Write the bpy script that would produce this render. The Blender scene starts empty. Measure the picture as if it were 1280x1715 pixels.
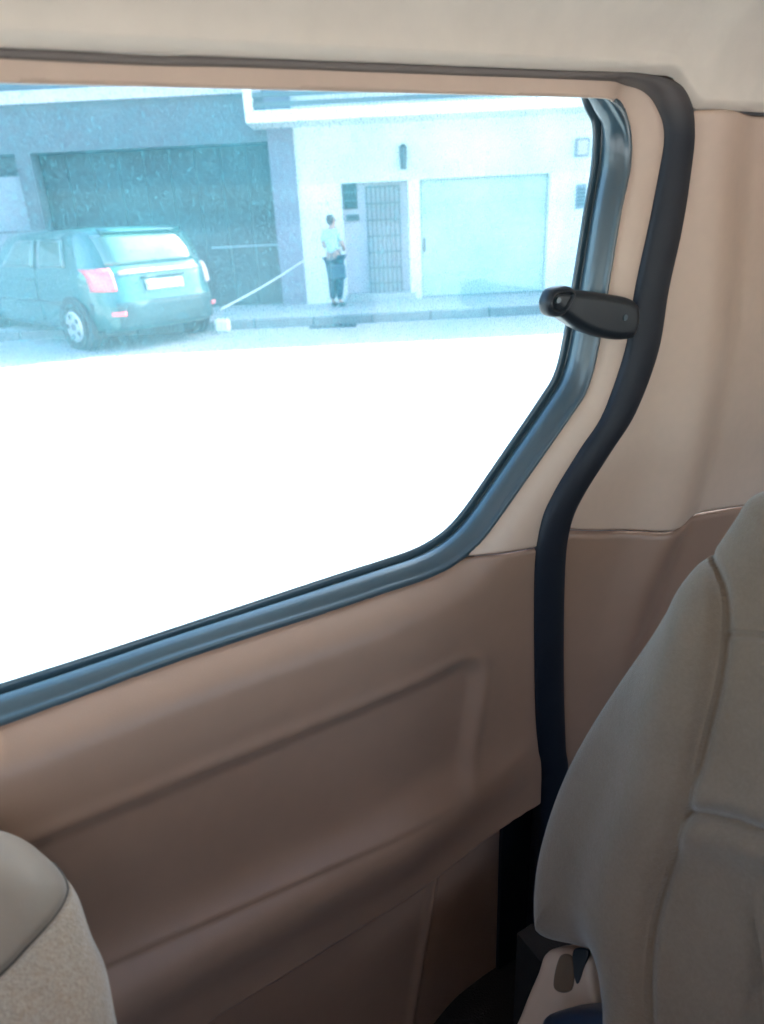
import bpy, bmesh, math, random
import numpy as np
from mathutils import Vector, Matrix
random.seed(7); rng = np.random.default_rng(7)
S = bpy.context.scene
COL = S.collection

# ------------------------------------------------------------------ camera
F_PX = 1150.0; EYE = 1.62; PITCH = math.atan(490 / F_PX); ROLL = 0.05
cR = np.array([1., 0, 0]); cF = np.array([0, math.cos(PITCH), -math.sin(PITCH)]); cU = np.array([0, math.sin(PITCH), math.cos(PITCH)])
cR, cU = cR * math.cos(ROLL) - cU * math.sin(ROLL), cU * math.cos(ROLL) + cR * math.sin(ROLL)
cam = bpy.data.objects.new('camera', bpy.data.cameras.new('camera')); COL.objects.link(cam)
M4 = Matrix.Identity(4)
for i in range(3):
    M4[i][0] = cR[i]; M4[i][1] = cU[i]; M4[i][2] = -cF[i]
M4[2][3] = EYE
cam.matrix_world = M4
cam.data.sensor_fit = 'VERTICAL'; cam.data.sensor_height = 36; cam.data.lens = 36 * F_PX / 1715
cam.data.clip_start = 0.02; cam.data.clip_end = 1500
cam.data.dof.use_dof = True; cam.data.dof.focus_distance = 1.15; cam.data.dof.aperture_fstop = 4.5
S.camera = cam
# ------------------------------------------------------------------ sky, sun, exposure
SUN_AZ = math.radians(59); SUN_EL = math.radians(34.5)
w = bpy.data.worlds.new('World'); S.world = w; w.use_nodes = True
nt = w.node_tree; nt.nodes.clear()
sk = nt.nodes.new('ShaderNodeTexSky'); sk.sky_type = 'NISHITA'; sk.sun_disc = False
sk.sun_elevation = SUN_EL; sk.sun_rotation = SUN_AZ; sk.dust_density = 3.5
bg = nt.nodes.new('ShaderNodeBackground'); bg.inputs[1].default_value = 0.15
ow = nt.nodes.new('ShaderNodeOutputWorld')
nt.links.new(sk.outputs[0], bg.inputs[0]); nt.links.new(bg.outputs[0], ow.inputs[0])
sl = bpy.data.lights.new('sun', 'SUN'); sl.energy = 4.2; sl.angle = math.radians(0.5); sl.color = (1, .95, .88)
sun = bpy.data.objects.new('sun', sl); COL.objects.link(sun)
sdir = Vector((math.sin(SUN_AZ) * math.cos(SUN_EL), math.cos(SUN_AZ) * math.cos(SUN_EL), math.sin(SUN_EL)))
sun.rotation_euler = (-sdir).to_track_quat('-Z', 'Y').to_euler(); sun.location = (10, 5, 20)
S.view_settings.view_transform = 'Standard'; S.view_settings.look = 'None'; S.view_settings.gamma = 1
S.view_settings.exposure = 3.0
S.cycles.use_denoising = True
S.cycles.max_bounces = 14; S.cycles.diffuse_bounces = 8; S.cycles.transparent_max_bounces = 24
S.cycles.sample_clamp_indirect = 6

# ------------------------------------------------------------------ places
def ray(x, y): return cR * (x - 640) / F_PX + cU * (857.5 - y) / F_PX + cF
AZ = math.radians(61); DD = np.array([math.sin(AZ), math.cos(AZ), 0]); NN = np.array([-math.cos(AZ), math.sin(AZ), 0])
D0 = 0.70                                   # camera to door trim, metres
ZZ = np.array([0, 0, 1.])
def door(x, y, wd=0.0):                     # photo direction met with the door plane (u along the van, z up)
    v = ray(x, y); t = (D0 - wd) / (v @ NN); P = v * t
    return float(P @ DD), float(P[2] + EYE)
def W3(u, wd, z): return DD * u + NN * (D0 - wd) + ZZ * z
def atY(x, y, Y):
    v = ray(x, y); P = v * Y / v[1]; return P[0], P[2] + EYE
FY = 14.2                                   # street facade plane
def fx(x, y, Y=FY): return atY(x, y, Y)

# ------------------------------------------------------------------ materials
def mat(name, base=(.5, .5, .5), rough=.5, metal=0., spec=.5, bump=None, var=None, coat=0., sheen=0.):
    m = bpy.data.materials.new(name); m.use_nodes = True
    n = m.node_tree; b = n.nodes['Principled BSDF']
    b.inputs['Base Color'].default_value = (*base, 1); b.inputs['Roughness'].default_value = rough
    b.inputs['Metallic'].default_value = metal; b.inputs['Specular IOR Level'].default_value = spec
    b.inputs['Coat Weight'].default_value = coat; b.inputs['Sheen Weight'].default_value = sheen
    tc = n.nodes.new('ShaderNodeTexCoord')
    if var:                                  # list of (scale, amount) brightness variation, stretched optional
        prev = None
        for sc, amt, col2, stretch in var:
            mp = n.nodes.new('ShaderNodeMapping'); mp.inputs['Scale'].default_value = stretch
            n.links.new(tc.outputs['Object'], mp.inputs[0])
            no = n.nodes.new('ShaderNodeTexNoise'); no.inputs['Scale'].default_value = sc; no.inputs['Detail'].default_value = 5
            n.links.new(mp.outputs[0], no.inputs['Vector'])
            rp = n.nodes.new('ShaderNodeMapRange'); rp.inputs[1].default_value = .35; rp.inputs[2].default_value = .7
            rp.inputs[4].default_value = amt; n.links.new(no.outputs[0], rp.inputs[0])
            mx = n.nodes.new('ShaderNodeMixRGB'); n.links.new(rp.outputs[0], mx.inputs[0])
            if prev: n.links.new(prev.outputs[0], mx.inputs[1])
            else: mx.inputs[1].default_value = (*base, 1)
            mx.inputs[2].default_value = (*col2, 1); prev = mx
        n.links.new(prev.outputs[0], b.inputs['Base Color'])
    if bump:
        last = None
        for sc, st, dist in bump:
            no = n.nodes.new('ShaderNodeTexNoise'); no.inputs['Scale'].default_value = sc; no.inputs['Detail'].default_value = 4
            n.links.new(tc.outputs['Object'], no.inputs['Vector'])
            bp = n.nodes.new('ShaderNodeBump'); bp.inputs['Strength'].default_value = st; bp.inputs['Distance'].default_value = dist
            n.links.new(no.outputs[0], bp.inputs['Height'])
            if last: n.links.new(last.outputs[0], bp.inputs['Normal'])
            last = bp
        n.links.new(last.outputs[0], b.inputs['Normal'])
    return m
I1 = (1, 1, 1)
M = {}
M['trim'] = mat('beige_trim_plastic', (.64, .465, .36), .5, bump=[(900, .25, .0006), (6, .3, .006)], var=[(5, .5, (.55, .39, .30), I1), (60, .12, (.44, .33, .26), I1)])
M['door'] = mat('brown_door_plastic', (.355, .218, .155), .42, bump=[(800, .25, .0006), (4, .3, .006)], var=[(4, .5, (.30, .185, .132), I1), (45, .12, (.24, .16, .125), I1)])
M['head'] = mat('headliner_cloth', (.80, .69, .59), .95, spec=.1, sheen=.2, bump=[(1400, .4, .001), (14, .35, .006)], var=[(9, .5, (.74, .64, .54), I1), (40, .12, (.52, .45, .38), I1)])
M['rubber'] = mat('dark_rubber', (.036, .075, .10), .28, spec=.8, coat=.35, bump=[(300, .12, .0008)], var=[(25, .5, (.045, .07, .085), I1)])
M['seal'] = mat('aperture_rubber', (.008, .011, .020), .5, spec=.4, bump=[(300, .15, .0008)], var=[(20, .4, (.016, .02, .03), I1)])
_m = M['seal']; _n = _m.node_tree; _b = _n.nodes['Principled BSDF']   # light bounced up onto the seal's top run, mixed in as grey
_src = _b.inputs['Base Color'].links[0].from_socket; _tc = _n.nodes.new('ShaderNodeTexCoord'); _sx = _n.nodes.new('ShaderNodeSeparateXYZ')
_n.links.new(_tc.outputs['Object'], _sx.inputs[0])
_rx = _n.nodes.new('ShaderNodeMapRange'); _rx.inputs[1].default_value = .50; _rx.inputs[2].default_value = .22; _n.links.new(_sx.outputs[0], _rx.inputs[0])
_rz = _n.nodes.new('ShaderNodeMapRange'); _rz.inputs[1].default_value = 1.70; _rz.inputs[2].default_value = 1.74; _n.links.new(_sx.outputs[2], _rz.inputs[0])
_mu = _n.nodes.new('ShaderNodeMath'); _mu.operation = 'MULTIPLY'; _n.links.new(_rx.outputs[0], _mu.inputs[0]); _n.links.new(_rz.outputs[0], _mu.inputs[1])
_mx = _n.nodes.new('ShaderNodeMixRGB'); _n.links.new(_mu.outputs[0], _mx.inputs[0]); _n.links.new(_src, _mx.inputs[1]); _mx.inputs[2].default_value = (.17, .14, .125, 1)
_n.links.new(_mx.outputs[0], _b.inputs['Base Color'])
M['sealgrey'] = mat('grey_rubber', (.07, .065, .065), .7)
M['latch'] = mat('black_latch_plastic', (.012, .017, .024), .38, spec=.5, bump=[(60, .2, .001)])
M['seat'] = mat('grey_seat_velour', (.185, .122, .080), .95, spec=.1, sheen=.45, bump=[(700, .55, .0015), (25, .25, .006)], var=[(16, .5, (.145, .095, .062), I1), (260, .3, (.24, .162, .11), I1)])
M['seatside'] = mat('seat_side_cloth', (.145, .090, .058), .9, spec=.15, sheen=.35, bump=[(900, .4, .001), (12, .3, .006)], var=[(8, .5, (.12, .075, .05), I1)])
M['headrest'] = mat('seat_top_vinyl', (.21, .155, .115), .6, spec=.35, sheen=.2, bump=[(900, .3, .0008), (14, .25, .004)], var=[(10, .4, (.19, .175, .16), I1)])
M['velour'] = mat('beige_flocked_cloth', (.28, .195, .135), .98, spec=.05, sheen=.5, bump=[(420, .8, .002), (30, .3, .004)], var=[(70, .7, (.23, .18, .14), I1), (300, .5, (.42, .34, .27), I1)])
M['piping'] = mat('seam_cord', (.05, .043, .04), .8)
M['carpet'] = mat('dark_carpet', (.035, .03, .03), 1., spec=.05, bump=[(300, .6, .003)])
M['navy'] = mat('navy_plastic', (.012, .022, .045), .35)
M['skin_metal'] = mat('van_paint', (.55, .56, .58), .3, coat=.5)
M['asphalt'] = mat('sunlit_asphalt', (.38, .38, .37), .9, bump=[(60, .4, .01)], var=[(1.2, .35, (.35, .35, .345), I1), (40, .25, (.41, .41, .40), I1)])
M['pave'] = mat('pavement_concrete', (.42, .42, .41), .9, bump=[(30, .3, .01)], var=[(2, .5, (.34, .34, .33), I1)])
M['kerb'] = mat('kerb_stone', (.22, .22, .22), .9, var=[(6, .5, (.16, .16, .16), I1)])
M['iron'] = mat('dark_iron', (.02, .025, .03), .6)
M['greywall'] = mat('grey_render', (.125, .135, .16), .9, bump=[(12, .4, .02)], var=[(1.5, .7, (.085, .095, .12), I1), (25, .3, (.18, .19, .21), I1)])
M['lavwall'] = mat('lavender_grey_render', (.22, .21, .27), .9, bump=[(12, .3, .02)], var=[(2, .5, (.17, .17, .23), I1)])
M['dark'] = mat('dark_shutter_paint', (.030, .036, .045), .7, var=[(9, .7, (.055, .06, .07), (4, 1, .4)), (40, .3, (.02, .022, .03), I1)])
M['palewall'] = mat('pale_blue_panel', (.28, .31, .35), .8, var=[(3, .5, (.22, .25, .29), I1)])
M['white'] = mat('white_render', (.82, .82, .80), .85, bump=[(12, .25, .015)], var=[(1.2, .4, (.74, .76, .74), I1)])
M['mint'] = mat('mint_render', (.72, .77, .74), .85, var=[(1.2, .4, (.67, .73, .70), I1)])
M['garage'] = mat('pale_green_steel', (.47, .56, .52), .55, var=[(1.5, .4, (.42, .52, .48), I1)])
M['grille'] = mat('grey_green_iron', (.10, .13, .14), .6)
M['entry'] = mat('pale_lilac_render', (.55, .52, .56), .85)
M['dglass'] = mat('dark_house_glass', (.03, .04, .045), .1)
M['car'] = mat('dark_teal_car_paint', (.004, .105, .105), .28, metal=.2, coat=1., var=[(3, .3, (.006, .085, .09), I1)])
M['carglass'] = mat('car_glass', (.03, .10, .08), .05, spec=1.0, coat=1.)
M['tyre'] = mat('tyre_rubber', (.02, .02, .02), .9)
M['rim'] = mat('alloy_rim', (.55, .55, .56), .35, metal=.6)
M['redlens'] = mat('red_tail_lens', (.85, .13, .14), .15, coat=1.)
M['clear'] = mat('clear_lens', (.75, .62, .62), .12, coat=1.)
M['plate'] = mat('licence_plate_paint', (.75, .78, .72), .5)
M['bumper'] = mat('bumper_plastic', (.03, .07, .075), .5)
M['skin'] = mat('skin', (.50, .30, .24), .6)
M['hair'] = mat('dark_hair', (.09, .06, .055), .7)
M['blouse'] = mat('pale_blouse_cotton', (.52, .68, .66), .9)
M['trouser'] = mat('navy_trouser_cloth', (.02, .045, .08), .9)
M['shoe'] = mat('dark_shoe', (.03, .03, .035), .6)
M['bag'] = mat('dark_blue_bag', (.03, .06, .10), .7)
M['rope'] = mat('white_rope', (.8, .8, .8), .9)
M['lampmetal'] = mat('wall_lamp_metal', (.09, .10, .11), .5)

def glass_mat(name, tint, dustcol, base, amp):
    m = bpy.data.materials.new(name); m.use_nodes = True; n = m.node_tree; n.nodes.clear()
    o = n.nodes.new('ShaderNodeOutputMaterial'); tr = n.nodes.new('ShaderNodeBsdfTransparent'); tr.inputs[0].default_value = (*tint, 1)
    tl = n.nodes.new('ShaderNodeBsdfTranslucent'); tl.inputs[0].default_value = (*dustcol, 1)
    gl = n.nodes.new('ShaderNodeBsdfGlossy'); gl.inputs[0].default_value = (.8, .95, 1, 1); gl.inputs[1].default_value = .08
    tc = n.nodes.new('ShaderNodeTexCoord')
    def noise(scale, stretch, lo, hi, a, rot=0):
        mp = n.nodes.new('ShaderNodeMapping'); mp.inputs['Scale'].default_value = stretch; mp.inputs['Rotation'].default_value = (0, rot, 0)
        n.links.new(tc.outputs['Object'], mp.inputs[0])
        t = n.nodes.new('ShaderNodeTexNoise'); t.inputs['Scale'].default_value = scale; t.inputs['Detail'].default_value = 6
        n.links.new(mp.outputs[0], t.inputs['Vector'])
        r = n.nodes.new('ShaderNodeMapRange'); r.inputs[1].default_value = lo; r.inputs[2].default_value = hi; r.inputs[4].default_value = a
        n.links.new(t.outputs[0], r.inputs[0]); return r
    def add(a, b):
        q = n.nodes.new('ShaderNodeMath'); q.operation = 'ADD'
        n.links.new(a.outputs[0], q.inputs[0])
        if isinstance(b, float): q.inputs[1].default_value = b
        else: n.links.new(b.outputs[0], q.inputs[1])
        return q
    a = noise(9, (1, 1, 1), .35, .7, amp * .6)
    b = noise(560, (1, 1, .8), .50, .75, amp * 1.7)
    c = noise(230, (1.5, 1.5, .55), .58, .80, amp * 1.8)
    d = noise(200, (.25, .25, 2.2), .60, .8, amp * .8)
    s = add(add(add(add(a, b), c), d), base)
    mx = n.nodes.new('ShaderNodeMixShader'); n.links.new(s.outputs[0], mx.inputs[0])
    n.links.new(tr.outputs[0], mx.inputs[1]); n.links.new(tl.outputs[0], mx.inputs[2])
    m2 = n.nodes.new('ShaderNodeMixShader'); m2.inputs[0].default_value = .03
    n.links.new(mx.outputs[0], m2.inputs[1]); n.links.new(gl.outputs[0], m2.inputs[2]); n.links.new(m2.outputs[0], o.inputs[0])
    return m
M['vglass'] = glass_mat('dusty_tinted_window_glass', (.90, .97, .985), (.085, .33, .39), .06, .19)
M['oglass'] = glass_mat('clean_window_glass', (.93, .97, .98), (.6, .8, .9), .02, .01)

# ------------------------------------------------------------------ mesh helpers
def link(name, me, m, parent=None, smooth=False):
    o = bpy.data.objects.new(name, me); COL.objects.link(o)
    if m is not None: me.materials.append(m if not isinstance(m, str) else M[m])
    if smooth: me.polygons.foreach_set('use_smooth', [True] * len(me.polygons))
    if parent: o.parent = parent
    return o
def pyd(name, V, Fc, m, parent=None, smooth=False):
    me = bpy.data.meshes.new(name); me.from_pydata([tuple(map(float, v)) for v in V], [], Fc); me.update()
    return link(name, me, m, parent, smooth)
def empty(name, loc=(0, 0, 0), rz=0., label=None, cat=None, group=None, kind=None):
    o = bpy.data.objects.new(name, None); COL.objects.link(o); o.location = loc; o.rotation_euler = (0, 0, rz); o.empty_display_size = .1
    return tag(o, label, cat, group, kind)
def tag(o, label=None, cat=None, group=None, kind=None):
    if label: o['label'] = label
    if cat: o['category'] = cat
    if group: o['group'] = group
    if kind: o['kind'] = kind
    return o
class MB:
    def __init__(s): s.V = []; s.F = []
    def box(s, x0, x1, y0, y1, z0, z1):
        b = len(s.V)
        s.V += [(x, y, z) for x in (x0, x1) for y in (y0, y1) for z in (z0, z1)]
        s.F += [tuple(b + i for i in f) for f in ((0, 1, 3, 2), (4, 6, 7, 5), (0, 4, 5, 1), (2, 3, 7, 6), (0, 2, 6, 4), (1, 5, 7, 3))]
        return s
    def vbox(s, P):                          # 8 corner points, same order as box
        b = len(s.V); s.V += [tuple(p) for p in P]
        s.F += [tuple(b + i for i in f) for f in ((0, 1, 3, 2), (4, 6, 7, 5), (0, 4, 5, 1), (2, 3, 7, 6), (0, 2, 6, 4), (1, 5, 7, 3))]
        return s
    def tube(s, pts, r, n=10):
        pts = [np.array(p, float) for p in pts]; b = len(s.V); k = len(pts)
        rr = r if hasattr(r, '__len__') else [r] * k
        for i, p in enumerate(pts):
            t = pts[min(i + 1, k - 1)] - pts[max(i - 1, 0)]; t /= np.linalg.norm(t)
            a = np.cross(t, (0, 0, 1.) if abs(t[2]) < .9 else (1., 0, 0)); a /= np.linalg.norm(a); c = np.cross(t, a)
            for j in range(n):
                q = 2 * math.pi * j / n; s.V.append(tuple(p + rr[i] * (math.cos(q) * a + math.sin(q) * c)))
        for i in range(k - 1):
            for j in range(n):
                s.F.append((b + i * n + j, b + i * n + (j + 1) % n, b + (i + 1) * n + (j + 1) % n, b + (i + 1) * n + j))
        s.F.append(tuple(b + j for j in range(n))[::-1]); s.F.append(tuple(b + (k - 1) * n + j for j in range(n)))
        return s
    def build(s, name, m, parent=None, bevel=0., smooth=False):
        o = pyd(name, s.V, s.F, m, parent, smooth)
        bm = bmesh.new(); bm.from_mesh(o.data); bmesh.ops.recalc_face_normals(bm, faces=bm.faces); bm.to_mesh(o.data); bm.free()
        if bevel:
            md = o.modifiers.new('bevel', 'BEVEL'); md.width = bevel; md.segments = 2; md.limit_method = 'ANGLE'
        return o
def catmull(P, n=8, closed=False):
    P = np.array(P, float); k = len(P); out = []
    idx = (lambda i: P[i % k]) if closed else (lambda i: P[min(max(i, 0), k - 1)])
    for i in range(k if closed else k - 1):
        p0, p1, p2, p3 = idx(i - 1), idx(i), idx(i + 1), idx(i + 2)
        for j in range(n):
            t = j / n
            out.append(.5 * ((2 * p1) + (-p0 + p2) * t + (2 * p0 - 5 * p1 + 4 * p2 - p3) * t * t + (-p0 + 3 * p1 - 3 * p2 + p3) * t ** 3))
    if not closed: out.append(P[-1])
    return np.array(out)
def inside(poly, X, Y):
    r = np.zeros(X.shape, bool); n = len(poly)
    for i in range(n):
        x1, y1 = poly[i]; x2, y2 = poly[(i + 1) % n]
        if y1 == y2: continue
        c = ((y1 > Y) != (y2 > Y)) & (X < (x2 - x1) * (Y - y1) / (y2 - y1) + x1); r ^= c
    return r
def sstep(a, b, x):
    t = np.clip((x - a) / (b - a), 0, 1); return t * t * (3 - 2 * t)
def segdist(path, X, Y):
    d = np.full(X.shape, 9.)
    for (x1, y1), (x2, y2) in zip(path[:-1], path[1:]):
        L = (x2 - x1) ** 2 + (y2 - y1) ** 2 + 1e-12
        t = np.clip(((X - x1) * (x2 - x1) + (Y - y1) * (y2 - y1)) / L, 0, 1)
        d = np.minimum(d, np.hypot(X - x1 - t * (x2 - x1), Y - y1 - t * (y2 - y1)))
    return d
def nearest(path, X, Y):
    bd = np.full(X.shape, 9.); bx = X.copy(); by = Y.copy()
    for (x1, y1), (x2, y2) in zip(path[:-1], path[1:]):
        L = (x2 - x1) ** 2 + (y2 - y1) ** 2 + 1e-12
        t = np.clip(((X - x1) * (x2 - x1) + (Y - y1) * (y2 - y1)) / L, 0, 1)
        px, py = x1 + t * (x2 - x1), y1 + t * (y2 - y1); d = np.hypot(X - px, Y - py); k_ = d < bd
        bd[k_] = d[k_]; bx[k_] = px[k_]; by[k_] = py[k_]
    return bd, bx, by
def sheet(name, us, zfun_lo, zfun_hi, nz, wfun, keep, m, parent, thick=.004, snap=()):
    nu = len(us); T = np.linspace(0, 1, nz)
    lo = np.array([zfun_lo(u) for u in us]); hi = np.array([zfun_hi(u) for u in us])
    U = np.repeat(us[:, None], nz, 1); Zc = lo[:, None] + (hi - lo)[:, None] * T[None, :]
    uc = (U[1:, 1:] + U[:-1, :-1]) / 2; zc = (Zc[1:, 1:] + Zc[:-1, :-1]) / 2
    K = keep(uc, zc)
    cnt = np.zeros(U.shape, int)                      # vertices on the edge of what is kept move onto the outline
    for a_ in (0, 1):
        for b_ in (0, 1): cnt[a_:a_ + K.shape[0], b_:b_ + K.shape[1]] += K
    edge = (cnt > 0) & (cnt < 4); cell = max(us[1] - us[0], float((hi - lo).max()) / nz) * 1.6
    edge[0] = edge[-1] = False; edge[:, 0] = edge[:, -1] = False
    for path in snap:
        X, Y = U[edge], Zc[edge]; d, bx, by = nearest(path, X, Y); ok = d < cell
        X[ok] = bx[ok]; Y[ok] = by[ok]; U[edge] = X; Zc[edge] = Y
    Wd = wfun(U, Zc)
    P = U[..., None] * DD + (D0 - Wd)[..., None] * NN + Zc[..., None] * ZZ
    V = P.reshape(-1, 3)
    I = np.arange(nu * nz).reshape(nu, nz)
    q = np.stack([I[:-1, :-1], I[1:, :-1], I[1:, 1:], I[:-1, 1:]], -1)[K]
    used = np.unique(q); re = np.full(nu * nz, -1); re[used] = np.arange(len(used))
    me = bpy.data.meshes.new(name); V = V[used]; q = re[q]
    me.vertices.add(len(V)); me.vertices.foreach_set('co', V.ravel())
    me.loops.add(q.size); me.loops.foreach_set('vertex_index', q.ravel().astype(np.int32))
    me.polygons.add(len(q)); me.polygons.foreach_set('loop_start', (np.arange(len(q)) * 4).astype(np.int32))
    me.update(calc_edges=True)
    o = link(name, me, m, parent, True)
    md = o.modifiers.new('thickness', 'SOLIDIFY'); md.thickness = thick; md.offset = -1
    return o

# ================================================================== STREET (setting)
def sheet_xy(name, x0, x1, y0, y1, z, m):
    o = pyd(name, [(x0, y0, z), (x1, y0, z), (x1, y1, z), (x0, y1, z)], [(0, 1, 2, 3)], m); tag(o, kind='structure'); return o
KY = 12.05
sheet_xy('ground', -600, 600, -600, 600, -.03, 'asphalt')
sheet_xy('road', -60, 60, -12, KY, 0, 'asphalt')
o = MB().box(-60, 60, KY + .16, FY + .6, -.02, .14).build('pavement', 'pave'); tag(o, kind='structure')
kerb = empty('kerb', (0, KY, 0), kind='structure')
x = -9.0
while x < 8:
    MB().box(x, x + .985, 0, .15, -.02, .145).build('kerb_stone', 'kerb', kerb, bevel=.012); x += 1.0
MB().box(-60, -9.015, 0, .15, -.02, .145).build('kerb_stone', 'kerb', kerb); MB().box(8, 60, 0, .15, -.02, .145).build('kerb_stone', 'kerb', kerb)
# gutter grate at the kerb
gx0, gx1 = atY(520, 545, KY)[0], atY(598, 545, KY)[0]
g = empty('drain_grate', ((gx0 + gx1) / 2, KY - .2, 0), 0, 'dark iron gutter grate against the kerb below the standing person', 'drain')
hw = (gx1 - gx0) / 2
MB().box(-hw, hw, -.17, .17, .001, .008).build('frame', 'iron', g)
for i in range(9):
    xx = -hw + .05 + i * (2 * hw - .1) / 8
    MB().box(xx - .02, xx + .02, -.14, .14, .009, .02).build('bar', 'grille', g)

# ------------------------------------------------------------------ grey building (left)
xL = -30.; xc = fx(460, 300)[0]; xcol0 = fx(457, 300)[0]; xcol1 = fx(497, 300)[0]
zlin = fx(250, 247)[1]; zband = 3.95
gb = empty('grey_building', (0, FY, 0), 0, 'shaded grey rendered building with a wide dark doorway behind the teal car', 'building')
rx0 = fx(60, 300)[0]
def facbox(x0, x1, y0, y1, z0, z1): return MB().box(x0, x1, y0, y1, z0, z1)
facbox(xL, xcol0 + .02, 0, .45, zlin, 5.6).build('upper_wall', 'greywall', gb)
facbox(xL, rx0 - 1.2, .002, .45, .14, zlin).build('side_wall', 'palewall', gb)
facbox(xL, xcol1, .45, 8, .14, 5.55).build('back_wall', 'greywall', gb)
facbox(rx0 - .28, rx0, -.03, .44, .14, zlin - .003).build('pilaster', 'greywall', gb)
facbox(rx0 - 1.2, rx0 - .283, .12, .3, .14, zlin - .35).build('pale_panel', 'palewall', gb)
for zz in (.9, 1.7):
    facbox(rx0 - 1.2, rx0 - .3, .105, .12, zz, zz + .03).build('panel_rail', 'greywall', gb)
facbox(xcol0 - .02, xcol1, -.06, .44, .14, 5.55).build('corner_column', 'lavwall', gb)
facbox(xL, xcol0 - .05, -.12, -.003, 3.78, 3.98).build('ledge', 'entry', gb)
nb = 9; bw = (xcol0 - rx0 - .04) / nb
for i in range(nb):
    a = rx0 + .02 + i * bw
    facbox(a + .006, a + bw - .006, .30 + (.012 if i % 2 else 0), .36, .16, zlin - .02).build('door_board', 'dark', gb)
facbox(rx0 + .01, xcol0 - .03, .37, .44, .16, zlin - .01).build('door_backing', 'iron', gb)
facbox(fx(350, 415)[0], xcol0 - .05, .255, .29, fx(400, 415)[1], fx(400, 415)[1] + .03).build('rail', 'palewall', gb)
facbox(xL, xcol0, -.02, .43, 5.6, 5.72).build('parapet', 'white', gb)

# ------------------------------------------------------------------ white house (right)
wh = empty('white_house', (0, FY, 0), 0, 'bright white rendered house with balcony, barred entrance and pale green garage door', 'house')
x0w = xcol1 + .003; xe = 26.
zt = fx(800, 296)[1]                          # lintel over door and garage
dx0, dx1 = fx(572, 330)[0], fx(684, 330)[0]   # entrance recess
gx0, gx1 = fx(705, 400)[0], fx(917, 400)[0]
zb = fx(600, 195)[1]
facbox(x0w, xe, 0, .4, zt, zb + .05).build('upper_wall', 'mint', wh)
facbox(x0w, dx0, 0, .4, .14, zt).build('left_wall', 'white', wh)
facbox(dx1, gx0, -.03, .4, .14, zt - .002).build('pilaster', 'white', wh)
facbox(gx1, xe, 0, .4, .14, zt).build('right_wall', 'white', wh)
facbox(x0w, xe, .45, 8, .14, 5.4).build('house_body', 'white', wh)
facbox(x0w, xe, .02, .448, zb + .05, 5.4).build('second_storey_wall', 'white', wh)
facbox(x0w, xe, -.08, .44, 5.4, 5.6).build('parapet', 'white', wh)
# entrance
facbox(dx0, dx1, .22, .4, .14, zt).build('entrance_wall', 'entry', wh)
wx0, wx1 = fx(575, 330)[0], fx(598, 330)[0]
z0, z1 = fx(588, 350)[1], fx(586, 307)[1]
f = facbox(wx0, wx1, .17, .22, z0, z1).build('entrance_window', 'dglass', wh)
for i in range(1, 3): facbox(wx0, wx1, .155, .17, z0 + (z1 - z0) * i / 3 - .01, z0 + (z1 - z0) * i / 3 + .01).build('glazing_bar', 'grille', f)
f = facbox(fx(580, 365)[0], fx(602, 365)[0], .15, .22, fx(590, 370)[1], fx(590, 359)[1]).build('letter_box', 'grille', wh, bevel=.008)
facbox(fx(583, 365)[0], fx(599, 365)[0], .143, .149, fx(590, 365.5)[1], fx(590, 363)[1]).build('letter_slot', 'iron', f)
bx0, bx1 = fx(614, 330)[0], fx(671, 400)[0]
z0, z1 = fx(640, 500)[1], fx(640, 312)[1]
f = facbox(bx0, bx1, .16, .22, z0, z1).build('entrance_door', 'entry', wh)
n_ = 7
for i in range(n_ + 1):
    xx = bx0 + (bx1 - bx0) * i / n_; facbox(xx - .016, xx + .016, .10, .13, z0, z1).build('grille_bar', 'grille', f)
for i in range(8):
    zz = z0 + (z1 - z0) * i / 7; facbox(bx0 - .02, bx1 + .02, .085, .099, zz - .014, zz + .014).build('grille_rail', 'grille', f)
facbox(dx0, dx1 + .1, -.06, .2, .14, .27).build('entrance_step', 'pave', wh)
# garage door of horizontal panels
np_ = 5; hz = (zt - .16) / np_
for i in range(np_):
    facbox(gx0 + .03, gx1 - .03, .14, .2, .15 + i * hz + .005, .15 + (i + 1) * hz).build('garage_panel', 'garage', wh)
facbox(gx0, gx1, .205, .3, .15, zt).build('garage_backing', 'garage', wh)
MB().tube([(fx(712, 405)[0], .12, 1.0), (fx(712, 405)[0], .10, 1.12), (fx(712, 405)[0], .12, 1.24)], .015).build('garage_handle', 'iron', wh)
# wall lamp
lx, lz = fx(675, 265)
l = empty('wall_lamp', (lx, FY, lz), 0, 'small dark upright lamp on the white wall above the barred entrance', 'wall lamp')
MB().box(-.05, .05, -.05, -.002, -.12, .12).build('back_plate', 'lampmetal', l, bevel=.01)
MB().tube([(0, -.10, -.19), (0, -.10, .17)], [.055, .07], 12).build('lamp_shade', 'lampmetal', l)
MB().tube([(0, -.10, .171), (0, -.10, .22)], [.075, .03], 12).build('cap', 'iron', l)
# balcony
bxL = fx(410, 190)[0]
ba = empty('balcony', (0, FY, 0)); ba.parent = wh; ba.location = (0, 0, 0)
BY = -.9
def bfx(x, y): return atY(x, y, FY + BY)
bxL = bfx(410, 190)[0]; zs0, zs1 = bfx(450, 205)[1], bfx(450, 184)[1]
facbox(bxL, xe, BY, -.003, zs0, zs1).build('slab', 'white', ba, bevel=.01)
facbox(bxL, bxL + .14, BY, BY + .14, zs1, zs1 + 1.1).build('post', 'white', ba)
facbox(xe - .2, xe, BY, BY + .14, zs1, zs1 + 1.1).build('post', 'white', ba)
for i in range(7):
    zz = zs1 + .05 + i * .14; facbox(bxL + .143, 3.0, BY + .03, BY + .07, zz, zz + .07).build('railing_bar', 'grille', ba)
facbox(3.0, xe - .2, BY + .02, BY + .12, zs1 + .001, zs1 + 1.1).build('balcony_parapet', 'white', ba)
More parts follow.
